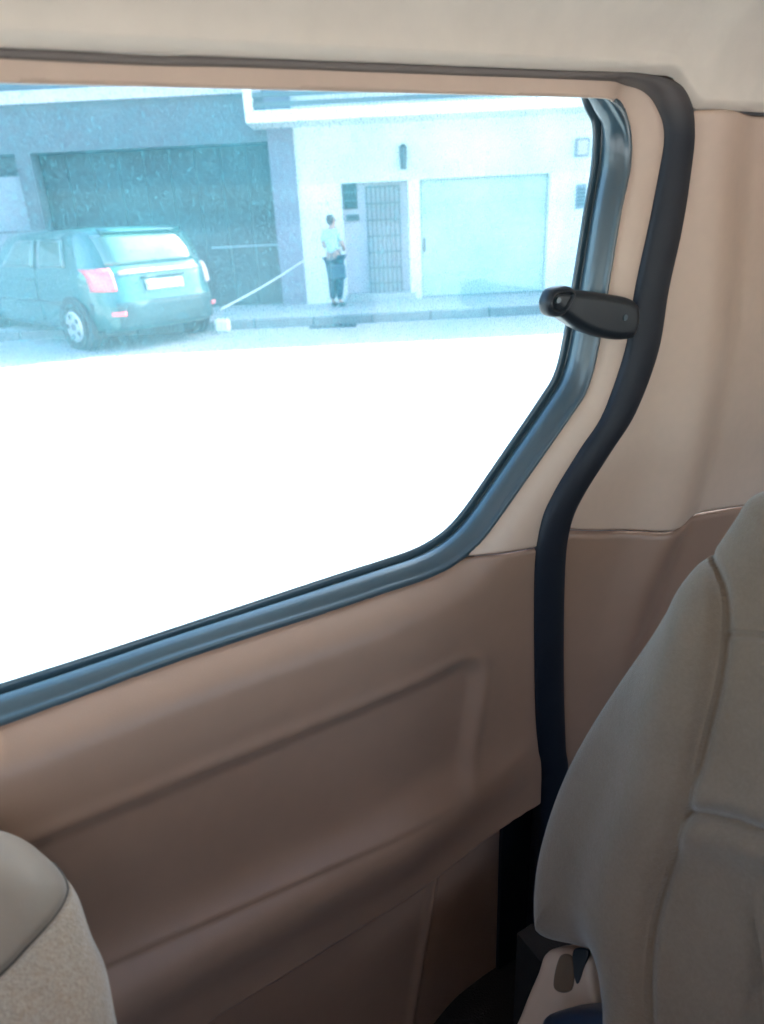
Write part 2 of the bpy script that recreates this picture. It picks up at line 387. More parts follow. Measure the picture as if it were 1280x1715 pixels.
for o in list(ba.children): o.parent = wh
bpy.data.objects.remove(ba)
# things on the right part of the wall
mx0, mz0 = fx(962, 263); mx1, mz1 = fx(986, 232)
mb_ = empty('meter_box', ((mx0 + mx1) / 2, FY, (mz0 + mz1) / 2), 0, 'pale blue box high on the white wall right of the garage', 'meter box')
MB().box((mx0 - mx1) / 2, (mx1 - mx0) / 2, -.09, -.002, (mz0 - mz1) / 2, (mz1 - mz0) / 2).build('case', 'palewall', mb_, bevel=.01)
MB().box((mx0 - mx1) / 2 + .03, (mx1 - mx0) / 2 - .03, -.10, -.091, (mz0 - mz1) / 2 + .03, (mz1 - mz0) / 2 - .03).build('lid', 'entry', mb_)
mx0, mz0 = fx(963, 350); mx1, mz1 = fx(982, 308)
wv = empty('wall_vent', ((mx0 + mx1) / 2, FY, (mz0 + mz1) / 2), 0, 'grey slatted vent on the white wall just below the pale box', 'vent')
MB().box((mx0 - mx1) / 2, (mx1 - mx0) / 2, -.03, -.002, (mz0 - mz1) / 2, (mz1 - mz0) / 2).build('frame', 'palewall', wv)
for i in range(5):
    zz = (mz0 - mz1) / 2 + .06 + i * (mz1 - mz0 - .1) / 5
    MB().box((mx0 - mx1) / 2 + .02, (mx1 - mx0) / 2 - .02, -.05, -.031, zz, zz + .035).build('slat', 'grille', wv)

# rope slanting from the corner column to the kerb
p0 = np.array([fx(508, 437, FY - .1)[0], FY - .1, fx(508, 437, FY - .1)[1]]); q = atY(370, 518, KY - .25)
p1 = np.array([q[0], KY - .25, q[1]])
pts = [p0 + (p1 - p0) * t - np.array([0, 0, .03 * math.sin(math.pi * t)]) for t in np.linspace(0, 1, 14)]
rp = MB().tube(pts, .013, 6).build('rope', 'rope', smooth=True)
tag(rp, 'thin white rope slanting from the grey corner column down towards the kerb', 'rope')
a = MB().box(p1[0] - .13, p1[0] + .12, p1[1] - .1, p1[1] + .1, .0, .22)
sb = a.build('sandbag', 'rope', bevel=.06)
tag(sb, 'pale lump of cloth on the road edge where the white rope ends', 'cloth bundle')
sb.modifiers[0].segments = 5

# ------------------------------------------------------------------ car
def make_car():
    x, y = atY(150, 600, 10.0)[0] + .36, 10.0
    th = math.radians(47)
    # local: X = forward of car, Y = left of the car; origin on the ground under the rear left corner
    hx = (-math.sin(th), math.cos(th))
    root = empty('parked_car', (x, y, 0.0), math.atan2(hx[1], hx[0]), 'dark teal hatchback seen from behind, parked in front of the dark doorway', 'car')
    Wd = .86; L = 4.1
    lev = [  # z, x_rear, x_front, half width, corner radius
        (.20, .12, L - .15, .78, .25), (.26, .03, L - .05, .84, .22), (.40, .0, L, .86, .22), (.58, .0, L - .01, .87, .24), (.62, .03, L - .03, .87, .24),
        (.80, .05, L - .18, .87, .25), (.93, .08, L - .5, .86, .27), (.99, .12, L - .95, .84, .27), (1.04, .15, L - .95, .83, .27),
        (1.2, .21, L - 1.12, .79, .27), (1.34, .29, L - 1.30, .75, .27), (1.43, .37, L - 1.45, .70, .27), (1.475, .48, L - 1.6, .62, .3), (1.495, .75, L - 1.9, .45, .3)]
    root.scale = (1.34, 1.17, 1.15)
    def foot(l, n=96, off=0.):
        z, xr, xf, hw, r = l; out = []
        cx = (xr + xf) / 2; a = (xf - xr) / 2 + off; b = hw + off
        for i in range(n):
            q = 2 * math.pi * i / n
            e = .28
            c, s_ = math.cos(q), math.sin(q)
            out.append((cx + a * math.copysign(abs(c) ** e, c), b * math.copysign(abs(s_) ** e, s_) - .87, z))
        return out
    V = []; Fc = []; n = 96
    for l in lev: V += foot(l)
    for k in range(len(lev) - 1):
        for i in range(n): Fc.append((k * n + i, k * n + (i + 1) % n, (k + 1) * n + (i + 1) % n, (k + 1) * n + i))
    Fc.append(tuple(range(n))[::-1]); Fc.append(tuple((len(lev) - 1) * n + i for i in range(n)))
    b = pyd('body', V, Fc, 'car', root, True)
    md = b.modifiers.new('s', 'SUBSURF'); md.levels = 1; md.render_levels = 1
    def lv(z):
        for a, c in zip(lev[:-1], lev[1:]):
            if a[0] <= z <= c[0]:
                t = (z - a[0]) / (c[0] - a[0]); return [p + (q - p) * t for p, q in zip(a, c)]
    def rearpatch(name, y0, y1, z0, z1, m, off=.012, n=8):
        V = []; Fc = []
        for i in range(n + 1):
            for j in range(n + 1):
                z = z0 + (z1 - z0) * j / n; l = lv(z); yy = y0 + (y1 - y0) * i / n
                hw = l[3]; cx = (l[1] + l[2]) / 2; a = (l[2] - l[1]) / 2; s_ = min(abs(yy) / hw, .9999)
                s1 = s_ ** (1 / .28); c1 = math.sqrt(max(0, 1 - s1 * s1)) ** .28
                V.append((cx - a * c1 - off, yy - .87, z))
        for i in range(n):
            for j in range(n): Fc.append((i * (n + 1) + j, (i + 1) * (n + 1) + j, (i + 1) * (n + 1) + j + 1, i * (n + 1) + j + 1))
        o = pyd(name, V, Fc, m, root, True)
        md = o.modifiers.new('t', 'SOLIDIFY'); md.thickness = .03; md.offset = 0
        return o
    def sidepatch(name, side, x0, x1, z0, z1, m, slant0=0., slant1=0., off=.008, n=8):
        V = []; Fc = []
        for i in range(n + 1):
            for j in range(n + 1):
                z = z0 + (z1 - z0) * j / n; l = lv(z); t = j / n
                xx = (x0 + slant0 * t) + ((x1 + slant1 * t) - (x0 + slant0 * t)) * i / n
                cx = (l[1] + l[2]) / 2; a = (l[2] - l[1]) / 2; s_ = min(abs(xx - cx) / a, .9999) ** (1 / .28)
                V.append((xx, side * ((l[3]) * math.sqrt(max(0, 1 - s_ * s_)) ** .28 + off) - .87, z))
        for i in range(n):
            for j in range(n): Fc.append((i * (n + 1) + j, (i + 1) * (n + 1) + j, (i + 1) * (n + 1) + j + 1, i * (n + 1) + j + 1))
        o = pyd(name, V, Fc, m, root, True)
        md = o.modifiers.new('t', 'SOLIDIFY'); md.thickness = .012; md.offset = 0
        return o
    rw = rearpatch('rear_window', -.66, .66, 1.04, 1.38, 'carglass', .012)
    MB().tube([(.13, -.87, 1.06), (.22, -.62, 1.13)], .012, 6).build('wiper', 'iron', rw)
    for side in (1, -1):
        o = rearpatch('tail_light', side * .64, side * .825, .74, 1.0, 'redlens' if side > 0 else 'clear', .02)
        sidepatch('side_window', side, 1.60, 2.55, 1.02, 1.36, 'carglass', .0, -.45)
        sidepatch('side_window', side, .78, 1.50, 1.02, 1.36, 'carglass', .10, .0)
        sidepatch('door_seam', side, 1.545, 1.557, .34, 1.36, 'iron', 0, 0, .004)
        sidepatch('side_moulding', side, .95, 3.0, .56, .61, 'bumper', 0, 0, .012)
        o = sidepatch('door_handle', side, 1.62, 1.80, .85, .89, 'bumper', 0, 0, .025)
        for wx in (.74, 3.30):
            yy = side * .80 - .87
            k = MB(); k.tube([(wx, yy + side * .081, .31), (wx, yy + side * .01, .31)], .37, 28); k.build('wheel_arch', 'iron', root)
            k = MB(); k.tube([(wx, yy - side * .10, .30), (wx, yy + side * .07, .30), (wx, yy + side * .10, .30)], [.30, .30, .27], 28)
            wl = k.build('wheel', 'tyre', root, smooth=False)
            k = MB(); k.tube([(wx, yy + side * .101, .30), (wx, yy + side * .112, .30)], [.195, .17], 24); k.build('rim', 'rim', wl)
            k = MB(); k.tube([(wx, yy + side * .113, .30), (wx, yy + side * .125, .30)], [.05, .04], 12); k.build('hub_cap', 'greywall', wl)
            for j in range(5):
                q = 2 * math.pi * j / 5; c_, s_ = math.cos(q) * .13, math.sin(q) * .13
                k = MB(); k.tube([(wx + c_, yy + side * .112, .30 + s_), (wx + c_, yy + side * .118, .30 + s_)], .035, 8); k.build('rim_hole', 'iron', wl)
    rearpatch('bumper', -.84, .84, .30, .60, 'bumper', .03)
    rearpatch('tailgate_strip', -.56, .56, .93, .965, 'clear', .012)
    p = rearpatch('licence_plate', -.26, .26, .72, .84, 'plate', .025)
    rearpatch('plate_lamp_bar', -.30, .30, .865, .89, 'bumper', .03)
    rearpatch('roof_spoiler', -.55, .55, 1.41, 1.455, 'car', .05)
    rearpatch('reflector', -.75, -.62, .45, .50, 'redlens', .05); rearpatch('reflector', .62, .75, .45, .50, 'redlens', .05)
    return root
car = make_car()

# ------------------------------------------------------------------ person
def skinmesh(name, pts, edges, rad, m, parent, sub=2):
    me = bpy.data.meshes.new(name); me.from_pydata(pts, edges, []); o = link(name, me, m, parent)
    sk_ = o.modifiers.new('skin', 'SKIN'); sk_.use_smooth_shade = True
    for i, r in enumerate(rad):
        v = me.skin_vertices[0].data[i]; v.radius = r if hasattr(r, '__len__') else (r, r)
        v.use_root = (i == 0)
    s_ = o.modifiers.new('sub', 'SUBSURF'); s_.levels = sub; s_.render_levels = sub
    return o
def make_person():
    x, z = atY(565, 508, 13.5)
    r = empty('person', (x, 13.5, .14), math.radians(150), 'person in a pale blouse and dark blue trousers standing by the white house entrance', 'person')
    # local: faces -Y ; +X is the person's left
    P = [(0, 0, .92), (0, 0, 1.08), (0, .01, 1.27), (0, .01, 1.36), (0, -.01, 1.42), (0, -.015, 1.50), (0, -.01, 1.57),
         (.16, .01, 1.32), (.21, .02, 1.08), (.12, -.16, .98), (.06, -.22, .99),
         (-.16, .01, 1.32), (-.21, .02, 1.08), (-.13, -.17, 1.0), (-.07, -.23, 1.01),
         (.085, 0, .86), (.08, -.02, .48), (.075, .02, .09), (.08, -.10, .04),
         (-.085, 0, .86), (-.08, -.03, .48), (-.075, .02, .09), (-.09, -.10, .04)]
    E = [(0, 1), (1, 2), (2, 3), (3, 4), (4, 5), (5, 6), (2, 7), (7, 8), (8, 9), (9, 10), (2, 11), (11, 12), (12, 13), (13, 14),
         (0, 15), (15, 16), (16, 17), (17, 18), (0, 19), (19, 20), (20, 21), (21, 22)]
    R = [(.13, .10), (.115, .09), (.13, .09), (.05, .05), (.055, .06), (.078, .092), (.06, .07), .045, .036, .028, .022, .045, .036, .028, .022,
         .085, .06, .035, .03, .085, .06, .035, .03]
    skinmesh('body', P, E, R, 'skin', r)
    Pb = [(0, 0, .90), (0, 0, 1.08), (0, .01, 1.25), (0, .01, 1.35), (.16, .01, 1.32), (.205, .02, 1.14), (-.16, .01, 1.32), (-.205, .02, 1.14)]
    skinmesh('blouse', Pb, [(0, 1), (1, 2), (2, 3), (2, 4), (4, 5), (2, 6), (6, 7)], [(.155, .125), (.135, .108), (.15, .11), (.07, .06), .062, .058, .062, .058], 'blouse', r)
    Pt = [(0, 0, .93), (.085, 0, .84), (.08, -.02, .48), (.075, .02, .12), (-.085, 0, .84), (-.08, -.03, .48), (-.075, .02, .12)]
    skinmesh('trousers', Pt, [(0, 1), (1, 2), (2, 3), (0, 4), (4, 5), (5, 6)], [(.15, .125), .115, .085, .06, .115, .085, .06], 'trouser', r)
    for sx in (1, -1):
        skinmesh('shoe', [(sx * .077, .04, .045), (sx * .082, -.06, .042), (sx * .09, -.14, .035)], [(0, 1), (1, 2)], [.045, .047, .035], 'shoe', r, 1)
        for k in range(4):
            dx = sx * (.035 + .016 * k)
            skinmesh('finger', [(dx, -.24, 1.0), (dx - sx * .01, -.27, .985), (dx - sx * .015, -.275, .96)], [(0, 1), (1, 2)], [.009, .008, .006], 'skin', r, 1)
        me = bpy.data.meshes.new('eye'); bm = bmesh.new(); bmesh.ops.create_icosphere(bm, subdivisions=2, radius=.012); bm.to_mesh(me); bm.free()
        o = link('eye', me, 'iron', r); o.location = (sx * .032, -.098, 1.505)
    skinmesh('hair', [(0, .03, 1.60), (0, .055, 1.52), (0, .06, 1.42)], [(0, 1), (1, 2)], [(.075, .07), (.088, .06), (.06, .035)], 'hair', r)
    return r
make_person()
bp_ = atY(566, 430, 13.3)
hb = empty('shoulder_bag', (bp_[0] - .02, 13.22, bp_[1] - .25), .3, 'dark blue bag hanging at the front of the standing person', 'bag')
hk = MB().box(-.15, .15, -.05, .05, -.14, .13).build('pouch', 'bag', hb, bevel=.035)
MB().tube([(-.12, 0, .12), (-.09, 0, .30), (0, .02, .40), (.09, 0, .30), (.12, 0, .12)], .01, 6).build('strap', 'bag', hb)

# ================================================================== VAN
van = empty('van', tuple(W3(0, .7, 0)), 0, 'beige interior of a van with grey headliner, pillar trim and black door aperture seal', 'van')
sd = empty('sliding_door', tuple(W3(.2, 0, .45)), 0, 'brown trimmed sliding door of the van with its large dusty window', 'van door')
vloc = np.array(van.location); dloc = np.array(sd.location)
def fixparent(o, par):                       # geometry is in world metres; keep it there under its Empty
    if par is None: return
    o.parent = par; o.matrix_parent_inverse = Matrix.Translation(-par.location)
# key curves, measured in the door plane
wi = [(984, 172), (996, 205), (993, 275), (979, 362), (965, 450), (947, 555), (930, 625), (899, 678), (813, 805), (780, 852), (752, 885), (724, 907), (690, 925), (640, 943), (562, 968), (300, 1056), (0, 1152)]
wo = [(1028, 173), (1050, 219), (1051, 280), (1036, 352), (1018, 460), (1000, 572), (981, 648), (949, 700), (850, 841), (820, 883), (795, 912), (757, 943), (712, 965), (648, 986), (572, 1012), (310, 1096), (0, 1209)]
WG = -.042                                    # the glass sits this far outboard of the trim
WI = np.array([door(*p, WG) for p in wi]); WO = np.array([door(*p) for p in wo])
WTL = door(0, 148); WTR = door(985, 169)
WTOP = WTR[1]
zsi = WI[-1][1]; zso = WO[-1][1]
UL = -.55
# opening polygon (through the middle of the seal), left end beyond the frame
mid = WO + (WO.mean(0) * 0)
cen_ = np.array(door(500, 600)); tang = np.gradient(WO, axis=0); nrm = np.stack([-tang[:, 1], tang[:, 0]], 1); nrm /= np.linalg.norm(nrm, axis=1)[:, None]
nrm *= np.sign(((cen_ - WO) * nrm).sum(1))[:, None]
mid = WO - nrm * .001
mids = catmull(mid, 8)
slope_t = (WTR[1] - WTL[1]) / (WTR[0] - WTL[0])
opening = [(UL, WTL[1] + slope_t * (UL - WTL[0])), (WTR[0] + .02, WTR[1])] + [tuple(p) for p in mids] + [(UL, mids[-1][1])]
ai = [(0, 94), (400, 104), (640, 117), (860, 126), (1000, 132), (1060, 135), (1098, 152), (1119, 187), (1126, 222), (1122, 265), (1105, 352), (1077, 485), (1059, 590), (1024, 692), (981, 759), (936, 832), (913, 886), (902, 968), (902, 1140), (905, 1250), (912, 1340)]
ao = [(0, 74), (400, 84), (640, 96), (860, 108), (1020, 117), (1085, 121), (1145, 140), (1167, 180), (1172, 220), (1170, 257), (1154, 362), (1127, 480), (1108, 590), (1070, 692), (1028, 759), (982, 832), (960, 886), (951, 968), (949, 1140), (952, 1250), (955, 1340)]
WA = .035
AI = [door(*p, WA) for p in ai]; AO = [door(*p, WA) for p in ao]
for Q in (AI, AO):                             # the top run is straight
    for i in range(1, 4):
        t = (Q[i][0] - Q[0][0]) / (Q[4][0] - Q[0][0]); Q[i] = (Q[i][0], Q[0][1] + (Q[4][1] - Q[0][1]) * t)
AI = [(UL - .2, AI[0][1])] + AI + [(AI[-1][0], .12)]; AO = [(UL - .2, AO[0][1])] + AO + [(AO[-1][0], .12)]
AIc = catmull(AI, 7); AOc = catmull(AO, 7); AM = (AIc + AOc) / 2
aper = [tuple(p) for p in AM] + [(UL - .2, .1)]
# seam between upper window frame and lower door panel
zseam = door(860, 912)[1]
us = door(860, 912)[0]
def zs_door(u): return zseam - .006 * math.sin((u - us) * 20) if u > mids[:, 0].max() - .3 else zseam
# levels of the door moulding: each a straight line measured at two places
def lin(p, q, wd):
    (u0, z0), (u1, z1) = door(*p, wd), door(*q, wd); k_ = (z1 - z0) / (u1 - u0)
    return lambda u: z0 + k_ * (u - u0)
f_c1 = lin((60, 1395), (700, 1137), .030); f_c2 = lin((208, 1579), (683, 1360), .028)
f_r = lin((219, 1650), (656, 1415), .055); f_bot = lin((360, 1715), (880, 1390), .050)
(ua_, za_), (ub_, zb2_) = door(797, 1160, .025), door(772, 1345, .035)
f_ur = lambda z: ua_ + (ub_ - ua_) * (z - za_) / (zb2_ - za_)
(uc_, zc_), (ud_, zd_) = door(733, 1490, .0), door(692, 1715, .0)
f_rib = lambda z: uc_ + (ud_ - uc_) * (z - zc_) / (zd_ - zc_)
u_end = AM[-1][0]
def wdoor(U, Z):
    d_s = Z - zso                                              # below the sill negative
    
    low = segdist([tuple(p) for p in mids[::4]], U, Z)
    # soft frame crown between the two seals above the seam
    blend = sstep(zseam - .10, zseam + .06, Z)
    qd = np.clip((low - .0022) / .045, 0, 1); amp_ = .046 - .020 * sstep(.35, .62, U)
    body = amp_ * (1 - (1 - qd) ** 2.6) * (1 - blend) + .026 * blend * (1 - np.exp(-np.maximum(low - .0022, 0) / .018))
    zc1, zc2, zr, zbot, ur = f_c1(U), f_c2(U), f_r(U), f_bot(U), f_ur(Z)
    # rounded recess: signed distance-like product of the top and right edges
    e1 = (zc1 - Z) / .012; e2 = (ur - U) / .012; R_ = 4.5
    ee = np.minimum(np.minimum(e1, e2), R_) - np.where((e1 < R_) & (e2 < R_), np.hypot(R_ - e1, R_ - e2) - np.maximum(R_ - e1, R_ - e2), 0)
    rec = sstep(-.9, 1.9, ee); lip = .0022 * np.exp(-((ee + 1.0) / .8) ** 2) * sstep(zr - .02, zr + .08, Z)
    body = body - .012 * rec * sstep(zr - .05, zr + .10, Z) + lip
    body = body - .004 * sstep(zc2 + .004, zc2 - .004, Z) * sstep(zr - .02, zr + .03, Z) * (1 - sstep(ur - .12, ur, U))
    bulge = .028 * np.exp(-((Z - zr) / np.where(Z > zr, .045, .075)) ** 2) * (1 - .45 * sstep(ur - .15, ur + .1, U)) * (1 - .9 * sstep(u_end - .13, u_end - .03, U))
    body = body + bulge
    body = body - .055 * sstep(zbot + .004, zbot - .012, Z)
    body = body + .010 * np.exp(-((U - f_rib(Z)) / .010) ** 2) * sstep(zbot - .01, zbot - .03, Z)
    body = body - .02 * sstep(zbot, zbot - .03, Z) * sstep(f_rib(Z) + .005, f_rib(Z) + .16, U)
    g1 = -.004 * np.exp(-((Z - np.vectorize(zs_door)(U)) / .0022) ** 2)
    return body + g1
OP = np.array(opening); 
def keep_door(uc, zc): return (~inside(opening, uc, zc)) & inside(aper, uc, zc)
usd = np.arange(UL - .15, AM[:, 0].max() + .02, .0035)
lowp = sheet('lower_panel', usd, lambda u: .13, lambda u: zs_door(u) - .0006, 300, wdoor, keep_door, 'door', None, snap=[opening])
upp = sheet('window_frame', usd, lambda u: zs_door(u) + .0006, lambda u: 1.79, 170, wdoor, keep_door, 'trim', None, snap=[opening])
fixparent(lowp, sd); fixparent(upp, sd)

# ---- swept rubber profiles
def sweep(name, A, B, wc, prof, m, parent, wscale=1.):
    """A, B: matching edge points in the door plane; prof: list of (s, h) s in -1..1 across, h inward in metres."""
    V = []; Fc = []; k = len(prof)
    wcs = wc if hasattr(wc, '__len__') else [wc] * len(A)
    for (a, b, c) in zip(A, B, wcs):
        a = np.array(a); b = np.array(b); mm = (a + b) / 2; h = (b - a) / 2; half = np.linalg.norm(h)
        for s_, hh in prof:
            q = mm + h * s_; V.append(W3(q[0], c + hh * min(1, half / .016), q[1]))
    for i in range(len(A) - 1):
        for j in range(k): Fc.append((i * k + j, i * k + (j + 1) % k, (i + 1) * k + (j + 1) % k, (i + 1) * k + j))
    Fc.append(tuple(range(k))); Fc.append(tuple((len(A) - 1) * k + j for j in range(k))[::-1])
    o = pyd(name, V, Fc, m, None, True)
    bm = bmesh.new(); bm.from_mesh(o.data); bmesh.ops.recalc_face_normals(bm, faces=bm.faces); bm.to_mesh(o.data); bm.free()
    fixparent(o, parent); return o
def rnd(n=14, h=.018, base=-.02):
    return [(math.cos(t), h * math.sin(t) ** .8) for t in np.linspace(0, math.pi, n)] + [(-1, base), (1, base)]
# aperture seal (van body)
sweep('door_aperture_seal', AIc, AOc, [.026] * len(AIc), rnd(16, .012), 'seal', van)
# window seal: extended left past the frame; top run sits behind the frame edge
WIe = [door(*p, WG) + (WG,) for p in [(975, 125), (980, 150)]] + [(p[0], p[1], WG) for p in WI] + [(UL, zsi, WG)]
WOe = [door(*p, w_) + (w_,) for p, w_ in [((985, 125), -.016), ((1006, 150), -.010)]] + [(p[0], p[1], 0.) for p in WO] + [(UL, zso, 0.)]
WIc = catmull(WIe, 7); WOc = catmull(WOe, 7)
def sweep2(name, A, B, prof, m, parent):
    P = lambda q: W3(q[0], q[2], q[1])
    A3 = np.array([P(q) for q in A]); B3 = np.array([P(q) for q in B]); C3 = (A3 + B3) / 2
    T = np.gradient(C3, axis=0); T /= np.linalg.norm(T, axis=1)[:, None]; H = (B3 - A3) / 2
    N_ = np.cross(T, H); N_ /= np.linalg.norm(N_, axis=1)[:, None]; N_ *= np.sign((N_ @ -NN).sum())
    k = len(prof); V = []
    for c, h, n_ in zip(C3, H, N_):
        for s_, hh in prof: V.append(c + h * s_ + n_ * hh)
    Fc = [(i * k + j, i * k + (j + 1) % k, (i + 1) * k + (j + 1) % k, (i + 1) * k + j) for i in range(len(A) - 1) for j in range(k)]
    Fc += [tuple(range(k)), tuple((len(A) - 1) * k + j for j in range(k))[::-1]]
    o = pyd(name, V, Fc, m, None, True)
    bm = bmesh.new(); bm.from_mesh(o.data); bmesh.ops.recalc_face_normals(bm, faces=bm.faces); bm.to_mesh(o.data); bm.free()
    fixparent(o, parent); return o
def winprof():
    P = []
    # from the glass side (-1) to the trim side (+1): thin run channel, groove, broad rounded rail, lip
    for s_, h in [(-1, -.02), (-1.04, .003), (-1.0, .007), (-.90, .009), (-.80, .008), (-.72, .004), (-.68, -.001), (-.62, -.003), (-.54, -.001), (-.44, .004), (-.30, .0075), (-.1, .0100), (.15, .0108), (.40, .0098), (.60, .0078), (.76, .0056), (.86, .0042), (.96, .0042), (1.06, .0040), (1.14, .003), (1.16, -.003), (1.16, -.02)]:
        P.append((s_, h))
    return P
sweep2('window_seal', WIc, WOc, winprof(), 'rubber', sd)

# ---- glass pane
WGo = WI - nrm * .008
gp = [(UL, WTOP + .035), (WI[0][0] + .0, WTOP + .035)] + [tuple(p) for p in catmull(WGo, 5)] + [(UL, WGo[-1][1])]
V = [W3(u, WG - .004, z) for u, z in gp] + [W3(u, WG - .008, z) for u, z in gp]; k = len(gp)
gls = pyd('window_glass', V, [tuple(range(k)), tuple(range(k, 2 * k))[::-1]] + [(i, i + k, (i + 1) % k + k, (i + 1) % k) for i in range(k)], 'vglass', None)
fixparent(gls, sd)
# ---- outer door skin (outboard), around the opening
def vband(name, u0, u1, w0, w1, z0, z1, m, parent, bevel=0.):
    o = MB().vbox([W3(u, wd, z) for u in (u0, u1) for wd in (w0, w1) for z in (z0, z1)]).build(name, m, None, bevel)
    fixparent(o, parent); return o
vband('outer_skin', UL - .2, .87, -.075, -.055, .10, zsi - .03, 'skin_metal', sd)
vband('outer_skin', UL - .2, .87, -.075, -.055, WTOP + .04, 1.80, 'skin_metal', sd)
vband('outer_skin', WI[:, 0].max() + .03, .87, -.075, -.055, zsi - .03, WTOP + .04, 'skin_metal', sd)
# ---- van trim: pillar pieces and headliner
def zs_top(u): return door(1220, 185, .04)[1] + .0 * u
low_seam = catmull([door(x, y, .045) for x, y in [(700, 893), (963, 896), (1020, 897), (1080, 894), (1130, 886), (1180, 872), (1230, 862), (1280, 856), (1400, 850)]], 8)
def zs_low(u): return float(np.interp(u, low_seam[:, 0], low_seam[:, 1]))
rid = [door(1222, 190, .06), door(1215, 300, .06), door(1205, 480, .06), door(1190, 640, .06), door(1165, 780, .06), door(1130, 900, .06), door(1085, 1000, .06), door(1050, 1100, .06)]
rz = np.array([p[1] for p in rid])[::-1]; ru = np.array([p[0] for p in rid])[::-1]
def wpil(U, Z):
    r_ = np.interp(Z, rz, ru)
    dd = U - r_
    e = segdist([tuple(p) for p in AM[::5]], U, Z)
    wv_ = .014 + .014 * (1 - np.exp(-np.maximum(e - .012, 0) / .012)) + .026 * np.exp(-(np.minimum(dd, 0) / .055) ** 2) 
    wv_ = wv_ - .034 * sstep(.0, .12, dd)
    wv_ = wv_ - .006 * np.exp(-((Z - np.vectorize(zs_low)(U)) / .0022) ** 2)
    wv_ = wv_ - .005 * np.exp(-((Z - zs_top(0)) / .0022) ** 2)
    return wv_
qc = door(1400, 610); qr = (qc[0] - door(1291, 650)[0], .09)
sup = [(qc[0] + .25 + (qr[0] + .25) * math.copysign(abs(math.cos(t)) ** (2 / 3), math.cos(t)), qc[1] + qr[1] * math.copysign(abs(math.sin(t)) ** (2 / 3), math.sin(t))) for t in np.linspace(math.pi * .55, math.pi * 1.45, 60)]
def keep_pil(uc, zc):
    q = ((np.abs(uc - qc[0] - .25) / (qr[0] + .25)) ** 3 + (np.abs(zc - qc[1]) / qr[1]) ** 3) < 1
    return (~inside(aper, uc, zc)) & (~q)
usp = np.arange(AM[:, 0][-1] - .03, 2.3, .005)
a = sheet('lower_pillar_trim', usp, lambda u: .13, lambda u: zs_low(u) - .0008, 150, wpil, keep_pil, 'door', None)
b = sheet('upper_pillar_trim', usp, lambda u: zs_low(u) + .0008, lambda u: zs_top(u) - .0008, 190, wpil, keep_pil, 'trim', None, snap=[sup])
fixparent(a, van); fixparent(b, van)
# rear quarter glass
o = MB().vbox([W3(u, wd, z) for u in (qc[0] - qr[0] - .03, 2.25) for wd in (-.045, -.041) for z in (qc[1] - .13, qc[1] + .13)]).build('rear_side_glass', 'oglass', None); fixparent(o, van)
# headliner: a curved sheet rising from the seal to the flat roof
zt_at = lambda u: float(np.interp(u, AM[:AM[:, 0].argmax()][:, 0], AM[:AM[:, 0].argmax()][:, 1])) if u < AM[:, 0].max() - .012 else zs_top(0)
umax = AM[:, 0].max()
def headliner():
    us_ = np.arange(-1.6, 2.4, .01); nv = 70; V = []; Fc = []
    for u in us_:
        if u < .80: zb_ = float(np.interp(u, [p[0] for p in AO[:7]], [p[1] for p in AO[:7]])) - .0015
        else:
            zl = float(np.interp(.80, [p[0] for p in AO[:7]], [p[1] for p in AO[:7]])) - .0015
            zb_ = zl + (zs_top(0) + .0008 - zl) * float(sstep(.80, umax + .02, np.array(u)))
        for j in range(nv):
            t = j / (nv - 1)
            if t < .2:
                q = t / .2; wv_ = .030 + .012 * math.sin(q * math.pi / 2); z = zb_ + .012 * q
            else:
                q = (t - .2) / .8; ang = q * math.pi / 2
                wv_ = .042 + .30 * (1 - math.cos(ang)) ** .9; z = zb_ + .012 + (1.90 - zb_ - .012) * math.sin(ang) ** .95
            V.append(W3(u, wv_, z))
        V.append(W3(u, 1.20, 1.90)); V.append(W3(u, 1.46, 1.84)); V.append(W3(u, 1.52, 1.76))
    m_ = nv + 3
    for i in range(len(us_) - 1):
        for j in range(m_ - 1): Fc.append((i * m_ + j, i * m_ + j + 1, (i + 1) * m_ + j + 1, (i + 1) * m_ + j))
    o = pyd('headliner', V, Fc, 'head', None, True); md = o.modifiers.new('t', 'SOLIDIFY'); md.thickness = .006; md.offset = 1
    fixparent(o, van)
headliner()
# rest of the cabin
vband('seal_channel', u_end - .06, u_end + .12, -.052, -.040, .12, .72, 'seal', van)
vband('roof_rail', -1.7, .95, -.044, .004, AO[3][1] + .006, 1.92, 'trim', van)
vband('roof_panel', -1.7, 2.5, -.06, 1.62, 1.925, 1.95, 'skin_metal', van)
vband('floor', -1.7, 2.5, -.08, 1.60, .10, .14, 'carpet', van)
vband('outer_side', .872, 2.5, -.075, -.055, .10, qc[1] - .14, 'skin_metal', van)
vband('outer_side', .872, 2.5, -.075, -.055, qc[1] + .14, 1.925, 'skin_metal', van)
vband('outer_side', .872, qc[0] - qr[0] - .04, -.074, -.054, qc[1] - .14, qc[1] + .14, 'skin_metal', van)
vband('outer_side', -1.7, .871, -.075, -.045, 1.802, 1.925, 'skin_metal', van)
vband('outer_side', -1.7, UL - .2, -.075, .03, .20, 1.80, 'door', van)
vband('far_side_wall', -1.7, 2.5, 1.53, 1.60, .10, 1.24, 'door', van)
vband('far_side_top', -1.7, 2.5, 1.53, 1.60, 1.74, 1.925, 'trim', van)
for (u0, u1) in ((-1.7, -1.2), (-.15, -.05), (1.15, 1.3), (2.35, 2.5)):
    vband('far_side_pillar', u0, u1, 1.53, 1.60, 1.24, 1.74, 'trim', van)
vband('far_side_glass', -1.2, 2.35, 1.575, 1.579, 1.24, 1.74, 'oglass', van)
vband('rear_wall', 2.5, 2.56, -.07, 1.6, .10, 1.925, 'door', van)
vband('front_bulkhead', -1.76, -1.7, -.07, 1.6, .10, 1.15, 'door', van)
